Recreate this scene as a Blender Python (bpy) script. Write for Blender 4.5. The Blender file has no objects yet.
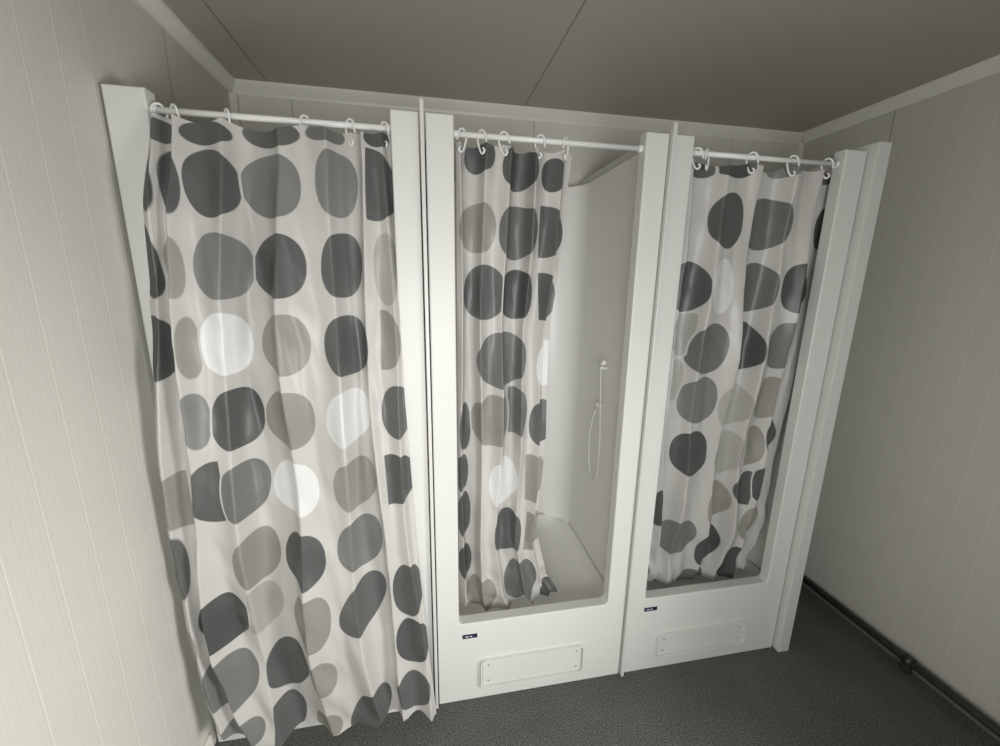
import bpy, bmesh, math, random
import numpy as np
from mathutils import Vector, Matrix, noise
random.seed(4)
scene=bpy.context.scene
COL=scene.collection
scene.view_settings.view_transform='Standard'

# ------------------------------------------------------------ materials
def new_mat(name):
    m=bpy.data.materials.new(name); m.use_nodes=True
    nt=m.node_tree; b=nt.nodes['Principled BSDF']
    return m,nt,b
def N(nt,t,**kw):
    n=nt.nodes.new(t)
    for k,v in kw.items(): setattr(n,k,v)
    return n
def math_node(nt,op,a,b=None):
    n=N(nt,'ShaderNodeMath',operation=op)
    for i,v in enumerate((a,b)):
        if v is None: continue
        if isinstance(v,(int,float)): n.inputs[i].default_value=v
        else: nt.links.new(v,n.inputs[i])
    return n.outputs[0]
def simple(name,col,rough=.4,nscale=30,namt=.06,bump=.0,spec=.5,metal=0.0):
    m,nt,b=new_mat(name)
    g=N(nt,'ShaderNodeNewGeometry')
    nz=N(nt,'ShaderNodeTexNoise'); nz.inputs['Scale'].default_value=nscale; nz.inputs['Detail'].default_value=4
    nt.links.new(g.outputs['Position'],nz.inputs['Vector'])
    mr=N(nt,'ShaderNodeMapRange'); mr.inputs['To Min'].default_value=1-namt; mr.inputs['To Max'].default_value=1+namt
    nt.links.new(nz.outputs['Fac'],mr.inputs['Value'])
    vm=N(nt,'ShaderNodeVectorMath',operation='SCALE'); vm.inputs[0].default_value=col
    nt.links.new(mr.outputs[0],vm.inputs['Scale'])
    nt.links.new(vm.outputs[0],b.inputs['Base Color'])
    b.inputs['Roughness'].default_value=rough; b.inputs['Specular IOR Level'].default_value=spec
    b.inputs['Metallic'].default_value=metal
    if bump:
        bp=N(nt,'ShaderNodeBump'); bp.inputs['Strength'].default_value=bump; bp.inputs['Distance'].default_value=.002
        nt.links.new(nz.outputs['Fac'],bp.inputs['Height']); nt.links.new(bp.outputs[0],b.inputs['Normal'])
    return m
def wall_mat(name,col,axis,pitch=.1,joint=1.15,joff=0.0,line=.8,stipple=350,jw=.004,poff=0.0,pw=.0035):
    m,nt,b=new_mat(name)
    g=N(nt,'ShaderNodeNewGeometry'); sp=N(nt,'ShaderNodeSeparateXYZ')
    nt.links.new(g.outputs['Position'],sp.inputs[0]); c=sp.outputs[axis]
    def groove(p,w,off=0.0):
        a=math_node(nt,'ADD',c,off); a=math_node(nt,'DIVIDE',a,p); a=math_node(nt,'FRACT',a)
        a=math_node(nt,'SUBTRACT',a,.5); a=math_node(nt,'ABSOLUTE',a); a=math_node(nt,'MULTIPLY',a,p)
        mr=N(nt,'ShaderNodeMapRange',interpolation_type='SMOOTHSTEP')
        mr.inputs['From Min'].default_value=0; mr.inputs['From Max'].default_value=w
        mr.inputs['To Min'].default_value=0; mr.inputs['To Max'].default_value=1
        nt.links.new(a,mr.inputs['Value']); return mr.outputs[0]
    g1=groove(pitch,pw,poff); g3=groove(joint,jw,joff)
    h=math_node(nt,'MULTIPLY',g1,.6)
    if pitch<1: h=math_node(nt,'ADD',h,math_node(nt,'MULTIPLY',groove(pitch/4,.003),.2))
    h=math_node(nt,'ADD',h,math_node(nt,'MULTIPLY',g3,1.5))
    nz=N(nt,'ShaderNodeTexNoise'); nz.inputs['Scale'].default_value=stipple; nz.inputs['Detail'].default_value=3
    nt.links.new(g.outputs['Position'],nz.inputs['Vector'])
    n2=N(nt,'ShaderNodeTexNoise'); n2.inputs['Scale'].default_value=2.5; n2.inputs['Detail'].default_value=3
    nt.links.new(g.outputs['Position'],n2.inputs['Vector'])
    h2=math_node(nt,'ADD',h,math_node(nt,'MULTIPLY',nz.outputs['Fac'],.4))
    bp=N(nt,'ShaderNodeBump'); bp.inputs['Strength'].default_value=.3; bp.inputs['Distance'].default_value=.002
    nt.links.new(h2,bp.inputs['Height']); nt.links.new(bp.outputs[0],b.inputs['Normal'])
    k=math_node(nt,'ADD',math_node(nt,'MULTIPLY',g1,1-line),line)
    k=math_node(nt,'MULTIPLY',k,math_node(nt,'ADD',math_node(nt,'MULTIPLY',g3,.5),.5))
    k=math_node(nt,'MULTIPLY',k,math_node(nt,'ADD',math_node(nt,'MULTIPLY',n2.outputs['Fac'],.10),.95))
    k=math_node(nt,'MULTIPLY',k,math_node(nt,'ADD',math_node(nt,'MULTIPLY',nz.outputs['Fac'],.14),.93))
    vm=N(nt,'ShaderNodeVectorMath',operation='SCALE'); vm.inputs[0].default_value=col
    nt.links.new(k,vm.inputs['Scale']); nt.links.new(vm.outputs[0],b.inputs['Base Color'])
    b.inputs['Roughness'].default_value=.55; b.inputs['Specular IOR Level'].default_value=.3
    return m
M_side=wall_mat('wall_panel_side',(.60,.592,.54),1,line=1.10)
M_back=wall_mat('wall_panel_back',(.72,.71,.65),0,line=.94)
M_rear=wall_mat('wall_panel_rear_grey',(.12,.118,.11),0,line=.94)  # unseen wall, colour darkened so it bounces less light
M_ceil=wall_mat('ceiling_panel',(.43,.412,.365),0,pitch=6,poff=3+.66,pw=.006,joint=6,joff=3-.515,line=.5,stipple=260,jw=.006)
M_trim=simple('white_trim_paint',(.80,.79,.71),.4,8,.04)
M_acr=simple('white_acrylic_gloss',(.66,.66,.635),.4,6,.03,spec=.35)
M_inner=simple('white_acrylic_interior',(.86,.855,.825),.35,6,.02,spec=.4)  # same acrylic, colour lightened to offset shading inside the cabins
M_sheet=simple('white_sheet_panel',(.62,.62,.595),.4,6,.04)
M_plast=simple('white_plastic',(.78,.78,.76),.3,20,.03)
M_chrome=simple('brushed_chrome',(.55,.55,.55),.22,40,.05,metal=1)
M_hose=simple('pale_shower_hose',(.64,.64,.62),.35,60,.06)
M_blue=simple('navy_label',(.012,.02,.05),.35,20,.05)
M_ink=simple('white_label_print',(.7,.7,.7),.5,20,.02)
M_hole=simple('screw_grey',(.30,.30,.29),.5)
M_pipe=simple('dark_grey_pipe',(.045,.042,.038),.35,25,.2)
M_base=simple('grey_skirting',(.16,.155,.145),.5,20,.1)
# floor
m,nt,b=new_mat('speckled_grey_vinyl'); M_floor=m
g=N(nt,'ShaderNodeNewGeometry')
n1=N(nt,'ShaderNodeTexNoise'); n1.inputs['Scale'].default_value=200; n1.inputs['Detail'].default_value=3; n1.inputs['Roughness'].default_value=.8
n2=N(nt,'ShaderNodeTexNoise'); n2.inputs['Scale'].default_value=4; n2.inputs['Detail'].default_value=5
nt.links.new(g.outputs['Position'],n1.inputs['Vector']); nt.links.new(g.outputs['Position'],n2.inputs['Vector'])
cr=N(nt,'ShaderNodeValToRGB'); cr.color_ramp.elements[0].position=.40; cr.color_ramp.elements[0].color=(.036,.037,.035,1)
cr.color_ramp.elements[1].position=.64; cr.color_ramp.elements[1].color=(.21,.208,.196,1)
nt.links.new(n1.outputs['Fac'],cr.inputs['Fac'])
vm=N(nt,'ShaderNodeVectorMath',operation='SCALE'); nt.links.new(cr.outputs['Color'],vm.inputs[0])
nt.links.new(math_node(nt,'ADD',math_node(nt,'MULTIPLY',n2.outputs['Fac'],.5),.75),vm.inputs['Scale'])
nt.links.new(vm.outputs[0],b.inputs['Base Color']); b.inputs['Roughness'].default_value=.8; b.inputs['Specular IOR Level'].default_value=.25
# curtain cloth
def cloth_mat():
    m,nt,b=new_mat('printed_curtain_cloth')
    ad=N(nt,'ShaderNodeAttribute'); ad.attribute_name='dot_dist'
    ac=N(nt,'ShaderNodeAttribute'); ac.attribute_name='dot_colour'
    mr=N(nt,'ShaderNodeMapRange',interpolation_type='SMOOTHSTEP')
    mr.inputs['From Min'].default_value=-.0012; mr.inputs['From Max'].default_value=.0012
    mr.inputs['To Min'].default_value=1; mr.inputs['To Max'].default_value=0
    nt.links.new(ad.outputs['Fac'],mr.inputs['Value'])
    mx=N(nt,'ShaderNodeMix',data_type='RGBA'); mx.inputs['A'].default_value=(.63,.62,.59,1)
    nt.links.new(mr.outputs[0],mx.inputs['Factor']); nt.links.new(ac.outputs['Color'],mx.inputs['B'])
    nt.links.new(mx.outputs['Result'],b.inputs['Base Color'])
    b.inputs['Roughness'].default_value=.38; b.inputs['Specular IOR Level'].default_value=.45
    tr=N(nt,'ShaderNodeBsdfTranslucent'); nt.links.new(mx.outputs['Result'],tr.inputs['Color'])
    ms=N(nt,'ShaderNodeMixShader'); ms.inputs[0].default_value=.25
    nt.links.new(b.outputs[0],ms.inputs[1]); nt.links.new(tr.outputs[0],ms.inputs[2])
    nt.links.new(ms.outputs[0],nt.nodes['Material Output'].inputs['Surface'])
    return m
M_cloth=cloth_mat()

# ------------------------------------------------------------ mesh helpers
def obj_from_bm(name,bm,mat,loc=(0,0,0),smooth=False,parent=None):
    me=bpy.data.meshes.new(name); bm.to_mesh(me); bm.free()
    me.transform(Matrix.Translation(-Vector(loc)))
    if smooth:
        for p in me.polygons: p.use_smooth=True
    me.materials.append(mat)
    o=bpy.data.objects.new(name,me); o.location=loc; COL.objects.link(o)
    if parent: adopt(o,parent)
    return o
def adopt(o,parent):
    o.parent=parent; o.location=Vector(o.location)-Vector(parent.location)
def adopt_world(o,parent):
    o.parent=parent
    w=Vector(parent.location)
    p=parent.parent
    while p: w+=p.location; p=p.parent
    o.location=Vector(o.location)-w
def empty(name,loc,label,cat,group=None):
    o=bpy.data.objects.new(name,None); o.location=loc; o.empty_display_size=.1; COL.objects.link(o)
    o['label']=label; o['category']=cat
    if group: o['group']=group
    return o
def bm_box(bm,x0,x1,y0,y1,z0,z1):
    vs=[bm.verts.new((x,y,z)) for x in(x0,x1) for y in(y0,y1) for z in(z0,z1)]
    for f in((0,1,3,2),(4,6,7,5),(0,4,5,1),(2,3,7,6),(0,2,6,4),(1,5,7,3)): bm.faces.new([vs[i] for i in f])
    return vs
def box(name,x0,x1,y0,y1,z0,z1,mat,bev=0.0,parent=None,seg=2):
    bm=bmesh.new(); bm_box(bm,x0,x1,y0,y1,z0,z1); bmesh.ops.recalc_face_normals(bm,faces=bm.faces)
    if bev: bmesh.ops.bevel(bm,geom=bm.edges[:],offset=bev,segments=seg,affect='EDGES',profile=.5)
    return obj_from_bm(name,bm,mat,((x0+x1)/2,(y0+y1)/2,z0),parent=parent)
def extrude_poly(name,pts,y0,y1,mat,bev=.004,parent=None,loc=None):
    bm=bmesh.new(); vs=[bm.verts.new((x,y0,z)) for x,z in pts]; f=bm.faces.new(vs)
    r=bmesh.ops.extrude_face_region(bm,geom=[f])
    nv=[e for e in r['geom'] if isinstance(e,bmesh.types.BMVert)]
    for v in nv: v.co.y=y1
    bmesh.ops.recalc_face_normals(bm,faces=bm.faces)
    if bev:
        ed=[e for e in bm.edges if abs(e.verts[0].co.y-y0)<1e-6 and abs(e.verts[1].co.y-y0)<1e-6]
        bmesh.ops.bevel(bm,geom=ed,offset=bev,segments=3,affect='EDGES',profile=.5)
    return obj_from_bm(name,bm,mat,loc or (pts[0][0],y0,pts[0][1]),parent=parent)
def rrect(x0,x1,z0,z1,r,n=6):
    P=[]
    for cx,cz,a0 in((x1-r,z1-r,0),(x0+r,z1-r,90),(x0+r,z0+r,180),(x1-r,z0+r,270)):
        for i in range(n+1):
            a=math.radians(a0+90*i/n); P.append((cx+r*math.cos(a),cz+r*math.sin(a)))
    return P
def ring_plate(name,x0,x1,z0,z1,r,w,y0,y1,mat,parent):
    """raised rounded-rectangle rim"""
    bm=bmesh.new()
    prof=[(0,y1),(0.0015,y0),(w-.0015,y0),(w,y1)]
    loops=[]
    for ins,y in prof:
        loops.append([bm.verts.new((x,y,z)) for x,z in rrect(x0+ins,x1-ins,z0+ins,z1-ins,r-ins)])
    for A,B in zip(loops,loops[1:]):
        for i in range(len(A)): bm.faces.new((A[i],A[(i+1)%len(A)],B[(i+1)%len(B)],B[i]))
    bmesh.ops.recalc_face_normals(bm,faces=bm.faces)
    return obj_from_bm(name,bm,mat,(x0,y0,z0),smooth=False,parent=parent)
def tube(name,pts,r,mat,loc,cyclic=False,parent=None,res=3,smooth=True):
    cu=bpy.data.curves.new('t','CURVE'); cu.dimensions='3D'; cu.bevel_depth=r; cu.bevel_resolution=res; cu.use_fill_caps=True
    sp=cu.splines.new('NURBS'); sp.points.add(len(pts)-1)
    for p,q in zip(sp.points,pts): p.co=(*q,1)
    sp.order_u=3; sp.use_endpoint_u=not cyclic; sp.use_cyclic_u=cyclic; sp.resolution_u=6
    t=bpy.data.objects.new('t',cu); COL.objects.link(t)
    dg=bpy.context.evaluated_depsgraph_get(); me=bpy.data.meshes.new_from_object(t.evaluated_get(dg))
    bpy.data.objects.remove(t)
    me.name=name; me.transform(Matrix.Translation(-Vector(loc)))
    for p in me.polygons: p.use_smooth=smooth
    me.materials.clear(); me.materials.append(mat)
    o=bpy.data.objects.new(name,me); o.location=loc; COL.objects.link(o)
    if parent: adopt(o,parent)
    return o
def cyl(name,p0,p1,r,mat,parent=None,seg=24,bev=0):
    p0=Vector(p0);p1=Vector(p1); d=p1-p0
    bm=bmesh.new(); bmesh.ops.create_cone(bm,cap_ends=True,segments=seg,radius1=r,radius2=r,depth=d.length)
    if bev:
        ed=[e for e in bm.edges if abs(e.verts[0].co.z-e.verts[1].co.z)<1e-6]
        bmesh.ops.bevel(bm,geom=ed,offset=bev,segments=2,affect='EDGES')
    for f in bm.faces:
        f.smooth=len(f.verts)==4
    bm.transform(Matrix.Translation((p0+p1)/2)@d.to_track_quat('Z','Y').to_matrix().to_4x4())
    return obj_from_bm(name,bm,mat,tuple((p0+p1)/2),parent=parent)
def structure(o): o['kind']='structure'; return o

# ------------------------------------------------------------ room
XL,XR,YB,YR,H=-.825,2.169,2.218,-1.05,2.577
T=.08
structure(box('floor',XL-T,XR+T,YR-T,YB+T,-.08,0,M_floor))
structure(box('ceiling',XL-T,XR+T,YR-T,YB+T,H,H+.08,M_ceil))
structure(box('wall_left',XL-T,XL,YR-T,YB+T,0,H,M_side))
structure(box('wall_back',XL,XR,YB,YB+T,0,H,M_back))
wx0,wx1,wz0,wz1=-.55,.75,.75,1.85
bm=bmesh.new()
bm_box(bm,XL,wx0,YR-T,YR,0,H); bm_box(bm,wx1,XR,YR-T,YR,0,H)
bm_box(bm,wx0,wx1,YR-T,YR,0,wz0); bm_box(bm,wx0,wx1,YR-T,YR,wz1,H)
structure(obj_from_bm('wall_rear',bm,M_rear,((XL+XR)/2,YR,0)))
bm=bmesh.new()
bm_box(bm,wx0,wx0+.05,YR-T,YR+.01,wz0,wz1);bm_box(bm,wx1-.05,wx1,YR-T,YR+.01,wz0,wz1)
bm_box(bm,wx0+.05,wx1-.05,YR-T,YR+.01,wz0,wz0+.05);bm_box(bm,wx0+.05,wx1-.05,YR-T,YR+.01,wz1-.05,wz1)
bm_box(bm,(wx0+wx1)/2-.02,(wx0+wx1)/2+.02,YR-T,YR+.005,wz0+.05,wz1-.05)
structure(obj_from_bm('window_1',bm,M_trim,((wx0+wx1)/2,YR,wz0)))
vy0,vy1,vz0,vz1=-.8,.2,.4,1.3  # opening for the added window, out of view
bm=bmesh.new()
bm_box(bm,XR,XR+T,YR-T,vy0,0,H); bm_box(bm,XR,XR+T,vy1,YB+T,0,H)
bm_box(bm,XR,XR+T,vy0,vy1,0,vz0); bm_box(bm,XR,XR+T,vy0,vy1,vz1,H)
structure(obj_from_bm('wall_right',bm,M_side,(XR,(YR+YB)/2,0)))
bm=bmesh.new()
bm_box(bm,XR-.01,XR+T,vy0,vy0+.05,vz0,vz1);bm_box(bm,XR-.01,XR+T,vy1-.05,vy1,vz0,vz1)
bm_box(bm,XR-.01,XR+T,vy0+.05,vy1-.05,vz0,vz0+.05);bm_box(bm,XR-.01,XR+T,vy0+.05,vy1-.05,vz1-.05,vz1)
structure(obj_from_bm('added_window',bm,M_trim,(XR,(vy0+vy1)/2,vz0)))  # made-up window out of view, added to go with the side fill
def prism(name,prof,axis,a0,a1,mat):
    bm=bmesh.new()
    def P(p,a): return (p[0],a,p[1]) if axis=='y' else (a,p[0],p[1])
    A=[bm.verts.new(P(p,a0)) for p in prof]; B=[bm.verts.new(P(p,a1)) for p in prof]
    n=len(prof); bm.faces.new(A); bm.faces.new(B[::-1])
    for i in range(n): bm.faces.new((A[i],B[i],B[(i+1)%n],A[(i+1)%n]))
    bmesh.ops.recalc_face_normals(bm,faces=bm.faces)
    return structure(obj_from_bm(name,bm,mat,P(prof[0],a0)))
prism('trim_1',[(YB,H),(YB,H-.05),(YB-.008,H-.052),(YB-.012,H-.04),(YB-.035,H-.012),(YB-.036,H)],'x',XL,XR,M_trim)
prism('trim_2',[(XL,H),(XL,H-.05),(XL+.008,H-.052),(XL+.012,H-.04),(XL+.035,H-.012),(XL+.036,H)],'y',YR,YB-.03,M_trim)
prism('trim_3',[(XR,H),(XR,H-.05),(XR-.008,H-.052),(XR-.012,H-.04),(XR-.035,H-.012),(XR-.036,H)],'y',YR,YB-.03,M_trim)
structure(box('trim_4',XL,XL+.03,YB-.03,YB,0,H-.05,M_trim,.003))
structure(box('trim_5',XR-.03,XR,YB-.03,YB,0,H-.05,M_trim,.003))
structure(box('baseboard_right',XR-.012,XR,YR,YB-.03,0,.03,M_base,.002))
structure(box('baseboard_left',XL,XL+.012,YR,1.33,0,.085,M_trim,.002))
structure(box('baseboard_back',1.70,XR-.014,YB-.014,YB,0,.03,M_base,.002))

# ------------------------------------------------------------ shower cabins
YF=1.36; ZT=2.2156; ZO=.382; YI=1.405; YC=2.17
def cabin(x0,x1,il,ir,label,plate=None,sticker=None,hand=False):
    e=empty('shower_cabin',((x0+x1)/2,YF,0),label,'shower','row of shower cabins')
    r=.016
    pts=[(x0,0),(x1,0),(x1,ZT),(ir,ZT)]
    for i in range(7):
        a=math.radians(0-90*i/6); pts.append((ir-r+r*math.cos(a),ZO+r+r*math.sin(a)))
    for i in range(7):
        a=math.radians(-90-90*i/6); pts.append((il+r+r*math.cos(a),ZO+r+r*math.sin(a)))
    pts+=[(il,ZT),(x0,ZT)]
    extrude_poly('front_frame',pts,YF,YI,M_acr,.005,e)
    t=.012
    box('side_panel',x0,x0+t,YI,YC,.05,ZT-.01,M_inner,.002,e)
    box('side_panel',x1-t,x1,YI,YC,.05,ZT-.01,M_inner,.002,e)
    bm=bmesh.new(); bm_box(bm,x0+t,x1-t,YC-.02,YC,.30,ZT-.01)
    bmesh.ops.recalc_face_normals(bm,faces=bm.faces)
    obj_from_bm('rear_panel',bm,M_inner,((x0+x1)/2,YC,.3),parent=e)
    for sx,xc in((-1,x1-t),(1,x0+t)):
        bm=bmesh.new(); R_=.15; n=20; pr=[(xc,YC-.02)]
        for i in range(n+1):
            a=math.pi/2*i/n
            # concave quarter circle: tangent to the side wall, then to the rear wall
            pr.append((xc+sx*(R_-R_*math.cos(a)),YC-.02-(R_-R_*math.sin(a))))
        A=[bm.verts.new((x,y,.33)) for x,y in pr];B=[bm.verts.new((x,y,ZT-.011)) for x,y in pr]
        k=len(pr);bm.faces.new(A);bm.faces.new(B[::-1])
        for i in range(k):
            f=bm.faces.new((A[i],B[i],B[(i+1)%k],A[(i+1)%k])); f.smooth=(0<i<k-1)
        bmesh.ops.recalc_face_normals(bm,faces=bm.faces)
        cm=obj_from_bm('corner_moulding',bm,M_inner,(xc,YC-.02,.33),parent=e)
        try: cm.data.set_sharp_from_angle(angle=math.radians(30))
        except Exception: pass
    bm=bmesh.new()
    def loop(ix,iy0,iy1,z,rr,n=5):
        P=[]
        X0,X1,Y0,Y1=x0+ix,x1-ix,iy0,iy1
        for cx,cy,a0 in((X1-rr,Y1-rr,0),(X0+rr,Y1-rr,90),(X0+rr,Y0+rr,180),(X1-rr,Y0+rr,270)):
            for i in range(n+1):
                a=math.radians(a0+90*i/n); P.append(bm.verts.new((cx+rr*math.cos(a),cy+rr*math.sin(a),z)))
        return P
    # shallow tray: the floor sweeps up smoothly into the walls
    Ls=[loop(.013,YI+.001,YC-.021,.02,.002),loop(.013,YI+.001,YC-.021,.345,.01),loop(.020,YI+.012,YC-.028,.328,.03),
        loop(.035,YI+.03,YC-.045,.312,.05),loop(.06,YI+.06,YC-.07,.300,.07),loop(.10,YI+.10,YC-.11,.293,.08),loop(.3,YI+.3,YC-.3,.283,.05)]
    for A,B in zip(Ls,Ls[1:]):
        for i in range(len(A)): bm.faces.new((A[i],A[(i+1)%len(A)],B[(i+1)%len(B)],B[i]))
    bm.faces.new(Ls[-1]); bmesh.ops.recalc_face_normals(bm,faces=bm.faces)
    obj_from_bm('shower_tray',bm,M_inner,((x0+x1)/2,YI,.02),smooth=True,parent=e)
    cyl('drain',((x0+x1)/2,1.79,.283),((x0+x1)/2,1.79,.288),.045,M_chrome,e,32,.001)
    if plate:
        a,b_,c,d=plate
        ap=ring_plate('access_plate',a,b_,c,d,.024,.009,YF-.012,YF-.0001,M_acr,e)
        pw=extrude_poly('plate_panel',rrect(a+.011,b_-.011,c+.011,d-.011,.013),YF-.003,YF-.0002,M_acr,.001)
        adopt_world(pw,ap)
        for sx in(a+.035,b_-.035):
            for sz in(c+.033,d-.033):
                s=cyl('screw',(sx,YF-.0045,sz),(sx,YF-.0031,sz),.004,M_hole,None,12)
                adopt_world(s,ap)
    if sticker:
        sx,sz=sticker
        st=box('maker_label',sx-.03,sx+.03,YF-.002,YF-.0002,sz-.009,sz+.009,M_blue,0,e)
        for k,(wd) in enumerate((.014,.010)):
            pr=box('label_print',sx-.02+k*.019,sx-.02+k*.019+wd,YF-.0026,YF-.0021,sz-.002,sz+.002,M_ink,0)
            adopt_world(pr,st)
    if hand:
        X=x1-t
        cyl('mixer_valve',(X,1.70,1.17),(X-.03,1.70,1.17),.014,M_inner,e,24,.004)
        cyl('shower_handset',(X-.045,1.61,1.39),(X-.03,1.68,1.365),.009,M_inner,e,16,.002)
        tube('shower_hose',[(X-.03,1.70,1.15),(X-.04,1.735,1.05),(X-.03,1.75,.92),(X-.03,1.73,.82),(X-.03,1.68,.79),(X-.03,1.64,.83),(X-.03,1.63,.95),(X-.03,1.65,1.15),(X-.03,1.68,1.365)],.004,M_hose,(X,1.7,.8),parent=e)
        tube('wall_bracket',[(X,1.68,1.35),(X-.03,1.68,1.35)],.008,M_inner,(X,1.68,1.35),parent=e)
    return e
cabin(-.816,-.003,-.716,-.085,'white acrylic shower cabin beside the ribbed wall, opening covered by curtain',None,None)
cabin(.017,.8207,.102,.738,'white acrylic shower cabin with half-drawn curtain, hose visible inside',(.188,.644,.055,.20),(.146,.322),True)
cabin(.842,1.6249,.915,1.532,'white acrylic shower cabin at the open end of the row',(.992,1.452,.063,.19),(.945,.328))
for xa,xb,y0,zt,l in((-.002,.016,1.345,2.245,'thin white divider sheet between two shower cabins'),(.8215,.841,1.345,2.245,'thin white divider sheet between two shower cabins')):
    o=box('divider_panel',xa+.003,xb-.003,y0,2.19,0,zt,M_sheet,.002)
    o['label']=l;o['category']='panel';o['group']='divider sheets between cabins'
o=box('end_panel',1.632,1.690,1.33,2.19,0,2.24,M_sheet,.003); o['label']='thick white end panel closing the row of shower cabins';o['category']='panel'

# ------------------------------------------------------------ rods
ZR=2.17;YRD=1.385
for a,b_,l in((-.716,-.085,'white curtain rod carrying the wide drawn curtain'),(.102,.738,'white curtain rod carrying the half-drawn curtain'),(.915,1.532,'white curtain rod of the shower cabin at the row end')):
    e=empty('curtain_rod',((a+b_)/2,YRD,ZR),l,'curtain rod','shower curtain rods')
    cyl('rod_tube',(a+.004,YRD,ZR),(b_-.004,YRD,ZR),.0088,M_plast,e)
    cyl('end_socket',(a+.0002,YRD,ZR),(a+.014,YRD,ZR),.0125,M_plast,e,24,.002)
    cyl('end_socket',(b_-.014,YRD,ZR),(b_-.0002,YRD,ZR),.0125,M_plast,e,24,.002)
# ------------------------------------------------------------ hooks
hk=[(0,.018),(.012,.012),(.018,0),(.016,-.018),(.010,-.038),(.002,-.052),(-.008,-.05),(-.012,-.04),(-.004,-.036)]
left=[(-.012,.012),(-.018,0),(-.017,-.012),(-.021,-.02)]
path=[(0,p[0],p[1]) for p in (left[::-1]+hk)]
proto=tube('curtain_hook',path,.0034,M_plast,(0,0,0))
hme=proto.data; bpy.data.objects.remove(proto)
sets=[([-.70,-.664,-.533,-.325,-.203,-.105],'hooks of the wide drawn curtain'),([.13,.19,.26,.38,.468],'hooks of the half-drawn curtain'),([.945,.985,1.165,1.335,1.485],'hooks of the curtain at the row end')]
for xs,gname in sets:
    for x in xs:
        o=bpy.data.objects.new('curtain_hook',hme); COL.objects.link(o)
        o.location=(x,YRD,ZR); o.rotation_euler=(random.uniform(-.1,.1),random.uniform(-.08,.08),math.radians(random.uniform(35,60)*(random.choice([-1,1]) if x<1 else 1)))
        o['label']='white plastic ring hook on the curtain rod'; o['category']='curtain hook'; o['group']=gname

# ------------------------------------------------------------ curtains
COLS={'D':(.110,.111,.111),'M':(.20,.20,.196),'T':(.345,.336,.297),'G':(.47,.463,.43),'W':(.88,.88,.88)}
def parse(S,k=1.0):
    out=[]
    for l in S.split(';'):
        a=l.split(','); v=[float(q)/1000 for q in a[:4]]
        out.append([v[0]*k,1.72+(v[1]-1.72)*k,v[2]*k,v[3]*k,a[4]]+[float(q) for q in a[5:]])
    return out
C1=parse("-581,2114,60,31,D;-419,2126,81,34,D;-270,2132,50,24,M;-127,2136,35,27,D;-690,2110,24,30,D;-722,1990,20,98,D;-672,1977,24,87,D;-580,1982,64,90,D;-431,1987,86,90,M;-247,2000,55,93,M;-118,2001,41,102,D;-745,1764,30,100,D;-686,1751,27,84,T;-578,1756,68,92,M;-429,1759,82,94,D;-247,1766,57,99,D;-117,1756,37,109,G;-755,1525,38,92,D;-670,1524,21,90,T;-595,1529,58,95,W;-429,1527,80,94,T;-246,1518,64,94,D;-114,1532,35,97,T;-678,1306,28,89,M;-588,1292,64,95,D;-437,1285,82,98,T;-254,1286,66,90,W;-104,1290,46,93,D;-770,1052,34,94,T;-680,1071,42,98,D;-589,1056,62,93,M;-440,1044,78,95,W;-248,1046,68,90,T;-97,1053,48,92,D;-782,828,20,114,D;-575,809,60,95,T;-429,788,72,96,D;-244,817,73,98,M;-88,610,54,108,D;-685,612,76,94,D;-565,617,42,88,G;-420,554,68,104,T;-246,578,68,112,D,-25;-780,528,17,77,T;-690,371,80,108,M;-520,349,68,104,D;-400,312,50,76,T;-77,388,60,98,D;-675,150,72,60,M;-530,130,48,96,D;-242,105,67,112,D,-20;-398,85,50,54,T;-80,169,62,86,D")
C2=parse("186,2116,48,51,D;317,2086,60,64,D;433,2072,41,53,D;181,1897,60,80,T;317,1889,69,87,M;439,1893,42,86,D;206,1686,72,93,D;318,1680,58,88,D;433,1674,37,82,D;271,1448,93,100,M;441,1425,38,90,W;139,1184,22,94,D;240,1218,76,102,T;340,1246,33,94,M;437,1192,52,89,D;128,1000,23,83,D;285,953,56,100,W;423,963,49,100,T;135,812,27,97,D;310,724,58,98,D;425,716,40,94,T;138,593,28,75,D;375,474,72,106,M;206,430,60,95,T;515,370,41,52,D",1.012)
C3=parse("986,2126,47,31,D;1093,2132,72,38,D;1300,2136,50,24,M;1500,2130,50,30,D;1092,1951,66,94,D;1276,1950,84,94,M;1542,1946,36,78,D;984,1715,63,94,D;1105,1716,54,102,W;1276,1715,76,95,M;1450,1713,84,96,D;977,1532,43,85,G;1090,1479,80,102,M;1268,1481,62,100,D;1425,1487,84,94,M;990,1342,30,90,G;1093,1263,78,100,M;1252,1234,74,100,G;1412,1263,76,92,T;1092,1031,80,96,D;1272,1004,66,104,G;1395,1043,38,94,T;1480,1077,44,80,D;985,773,29,88,D;1260,771,66,96,T;1365,842,40,80,D;1458,870,56,89,D;1087,626,80,90,M;1250,553,66,96,D;1450,666,65,92,T;1390,446,70,96,D;1201,371,75,60,M",1.018)
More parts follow.
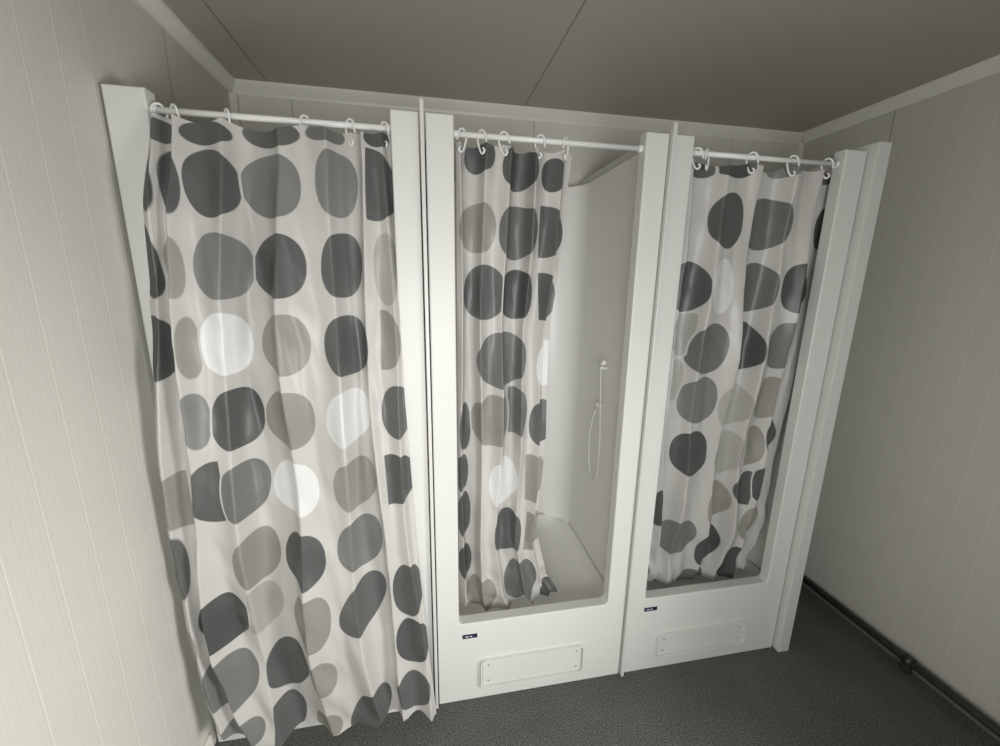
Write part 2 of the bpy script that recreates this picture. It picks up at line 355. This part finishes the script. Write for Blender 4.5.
def curtain(label,dots,Lp,Rp,hooks,zb,base,folds,nx,nz,bulge=None,seed=0,crump=0.0):
    zs=np.array([p[0] for p in Lp])[::-1]; xl=np.array([p[1] for p in Lp])[::-1]
    zr=np.array([p[0] for p in Rp])[::-1]; xr=np.array([p[1] for p in Rp])[::-1]
    V=np.zeros((nz,nx,3)); 
    hx=np.array(hooks)
    for j in range(nz):
        t=j/(nz-1)
        for i in range(nx):
            s=i/(nx-1)
            xt=np.interp(2.13,zs,xl)*(1-s)+np.interp(2.13,zr,xr)*s
            k=np.searchsorted(hx,xt)
            if k==0 or k==len(hx): sag=min(abs(xt-hx[0]),abs(xt-hx[-1]))*.15
            else:
                d=hx[k]-hx[k-1]; q=(xt-hx[k-1])/d; sag=4*q*(1-q)*min(.016,d*.1)
            ztop=2.154-sag
            zbot=np.interp(s,[p[0] for p in zb],[p[1] for p in zb])
            z=zbot+(ztop-zbot)*t
            x=np.interp(z,zs,xl)*(1-s)+np.interp(z,zr,xr)*s
            y=base[0]+base[1]*z
            off=0
            for fi,(st,sb,w,h) in enumerate(folds):
                sc=st*t+sb*(1-t)+.012*math.sin(3.1*t*math.pi+st*20)
                d=(s-sc)/w
                d=d*2.4 if (d>0)==(fi%2==0) else d*.75
                off-=h*math.exp(-abs(d)**1.4)*(.6+.4*math.sin(2.2*t*math.pi+st*31)**2)
            low=max(0,1-z/.9)
            n=noise.noise(Vector((x*5+seed,z*1.6,seed)))*.016+noise.noise(Vector((x*14+z*7,z*7-x*3,seed+5)))*(.006+.008*low)
            n+=noise.noise(Vector((x*28+z*3,z*2.2,seed+2)))*.005
            if crump:
                cr_=max(0,min(1,(.85-z)/.45))
                n+=crump*cr_*noise.noise(Vector((x*7+z*8,z*5-x*5,seed+11)))
            amp=.8+.25*math.sin(t*math.pi)
            y+=(off+.026)*amp+n
            if bulge: y+=bulge(s,z)
            V[j,i]=(x,y,z)
    me=bpy.data.meshes.new('shower_curtain')
    faces=[(j*nx+i,j*nx+i+1,(j+1)*nx+i+1,(j+1)*nx+i) for j in range(nz-1) for i in range(nx-1)]
    org=Vector(((V[0,:,0].min()+V[0,:,0].max())/2,base[0],V[...,2].max()))
    P=V.reshape(-1,3)
    me.from_pydata([tuple(p-np.array(org)) for p in P],[],faces)
    for p in me.polygons: p.use_smooth=True
    X=P[:,0];Z=P[:,2]
    best=np.full(len(P),1e9); second=np.full(len(P),1e9); colr=np.zeros((len(P),4)); colr[:,3]=1
    rr=random.Random(seed+9)
    for di,d in enumerate(dots):
        cx,cz,rx,rz,c=d[:5]; ang=math.radians(d[5] if len(d)>5 else rr.uniform(-5,5) if rx>.05 else 0)
        side=0;edge=0
        if .033<rx<.05 and rz>.07:
            for dj,e2 in enumerate(dots):
                if dj!=di and abs(e2[1]-cz)<.07 and e2[2]>rx and abs(e2[0]-cx)<rx+e2[2]+.035:
                    side=1 if e2[0]>cx else -1; break
        if side:
            edge=cx+side*rx; cx=edge-side*rx*.35; rx=rx*1.65
        dx=X-cx; dz=Z-cz
        u=(dx*math.cos(ang)+dz*math.sin(ang))/rx; v=(-dx*math.sin(ang)+dz*math.cos(ang))/rz
        ph=rr.uniform(0,6.28); th=np.arctan2(v,u)
        e=2.2
        q=(np.abs(u)**e+np.abs(v)**e)**(1/e)*(1+.02*np.sin(2*th+ph)+.015*np.sin(3*th+ph*2))
        sd=(q-1)*min(rx,rz)
        if side: sd=np.maximum(sd,side*(X-edge-.006*np.sin(Z*9)))
        kk=rr.uniform(.85,1.3) if c in 'DM' else rr.uniform(.92,1.05)
        mk=sd<best
        second=np.where(mk,best,np.minimum(second,sd))
        best[mk]=sd[mk]; colr[mk,:3]=[q_*kk for q_ in COLS[c]]
    best=np.maximum(best,.0025-(second-best)/2)
    a=me.attributes.new('dot_dist','FLOAT','POINT'); a.data.foreach_set('value',best.astype(np.float32))
    a=me.attributes.new('dot_colour','FLOAT_COLOR','POINT'); a.data.foreach_set('color',colr.astype(np.float32).ravel())
    me.materials.append(M_cloth)
    o=bpy.data.objects.new('shower_curtain',me); o.location=org; COL.objects.link(o)
    o['label']=label;o['category']='shower curtain';o['group']='spotted shower curtains'
    return o
def ss(a): a=max(0,min(1,a)); return a*a*(3-2*a)
def bul1(s,z):
    r=-.06*ss(1-s/.3)*ss((2.16-z)/.26)
    r+=-.02*ss((s-.85)/.15)*ss((1.9-z)/.4)
    return r
curtain('grey spotted shower curtain fully drawn, hanging outside down to the floor',C1,
  [(2.15,-.710),(2.04,-.713),(1.93,-.730),(1.658,-.762),(1.357,-.778),(1.028,-.786),(.74,-.790),(.50,-.788),(.28,-.765),(.03,-.710)],
  [(2.15,-.088),(1.82,-.085),(1.33,-.074),(.72,-.048),(.37,-.021),(.03,.004)],
  sets[0][0],[(0,.20),(.08,.11),(.15,.085),(.25,.065),(.35,.07),(.48,.04),(.6,.055),(.68,.035),(.76,.075),(.85,.055),(.92,.065),(1,.035)],(1.306,.033),
  [(.03,.02,.035,.06),(.105,.10,.035,.075),(.27,.24,.075,.09),(.50,.47,.10,.095),(.73,.70,.07,.085),(.86,.84,.04,.06),(.97,.97,.03,.045)],250,430,bul1,1)
curtain('grey spotted shower curtain pushed half open, hem inside the tray',C2,
  [(2.15,.112),(1.2,.112),(.33,.115)],
  [(2.15,.508),(1.80,.485),(1.556,.462),(1.083,.470),(.681,.450),(.424,.515),(.31,.60)],
  sets[1][0],[(0,.345),(.3,.325),(.6,.335),(1,.35)],(1.50,-.040),
  [(.04,.05,.05,.055),(.22,.25,.07,.08),(.45,.45,.08,.08),(.66,.68,.06,.08),(.90,.88,.06,.07)],200,380,None,2,.035)
curtain('grey spotted shower curtain drawn across the cabin at the row end',C3,
  [(2.15,.932),(1.813,.950),(1.514,.942),(.909,.977),(.345,1.0)],
  [(2.15,1.603),(1.75,1.606),(1.333,1.606),(1.059,1.600),(.6,1.59),(.30,1.54)],
  sets[2][0],[(0,.345),(.5,.335),(1,.355)],(1.495,-.039),
  [(.03,.04,.04,.045),(.2,.16,.08,.075),(.42,.42,.09,.075),(.63,.60,.07,.08),(.80,.78,.06,.075),(.95,.94,.03,.03)],220,380,None,3,.035)

# ------------------------------------------------------------ floor pipe
e=empty('heating_pipe',(2.12,1.1,.05),'dark grey pipe with clamps running low along the wall','pipe')
cyl('pipe_tube',(2.128,YR+.01,.065),(2.128,2.19,.065),.018,M_pipe,e)
for y in(.35,1.14,1.75):
    cyl('pipe_clamp',(2.128,y-.016,.065),(2.128,y+.016,.065),.025,M_pipe,e,24,.003)
    box('clamp_foot',2.115,2.141,y-.012,y+.012,0,.045,M_pipe,.002,e)

# ------------------------------------------------------------ light + camera
def area(name,loc,rot,sx,sy,p,col,spread=180):
    l=bpy.data.lights.new(name,'AREA'); l.shape='RECTANGLE'; l.size=sx; l.size_y=sy; l.energy=p; l.color=col; l.spread=math.radians(spread)
    o=bpy.data.objects.new(name,l); o.location=loc; o.rotation_euler=rot; COL.objects.link(o); return o
area('window_daylight',((wx0+wx1)/2,YR+.12,(wz0+wz1)/2),(math.radians(88),0,math.radians(-6)),1.1,1.0,20,(1,.995,.975),118)
area('added_side_fill',(XR-.1,(vy0+vy1)/2,(vz0+vz1)/2),(math.radians(82),0,math.radians(84)),.8,.8,30,(1,.985,.945),105)  # added fill lamp, brightens the lower left wall
w=bpy.data.worlds.new('World'); scene.world=w; w.use_nodes=True
w.node_tree.nodes['Background'].inputs[0].default_value=(.8,.9,1,1); w.node_tree.nodes['Background'].inputs[1].default_value=.5
c=bpy.data.cameras.new('camera'); c.sensor_width=36; c.lens=14.525; c.clip_start=.02
co=bpy.data.objects.new('camera',c); COL.objects.link(co)
R=Matrix.Rotation(-.1852,4,'Z')@Matrix.Rotation(math.pi/2-.22,4,'X')@Matrix.Rotation(.0138,4,'Z')
co.matrix_world=Matrix.Translation((0,0,1.7216))@R
scene.camera=co
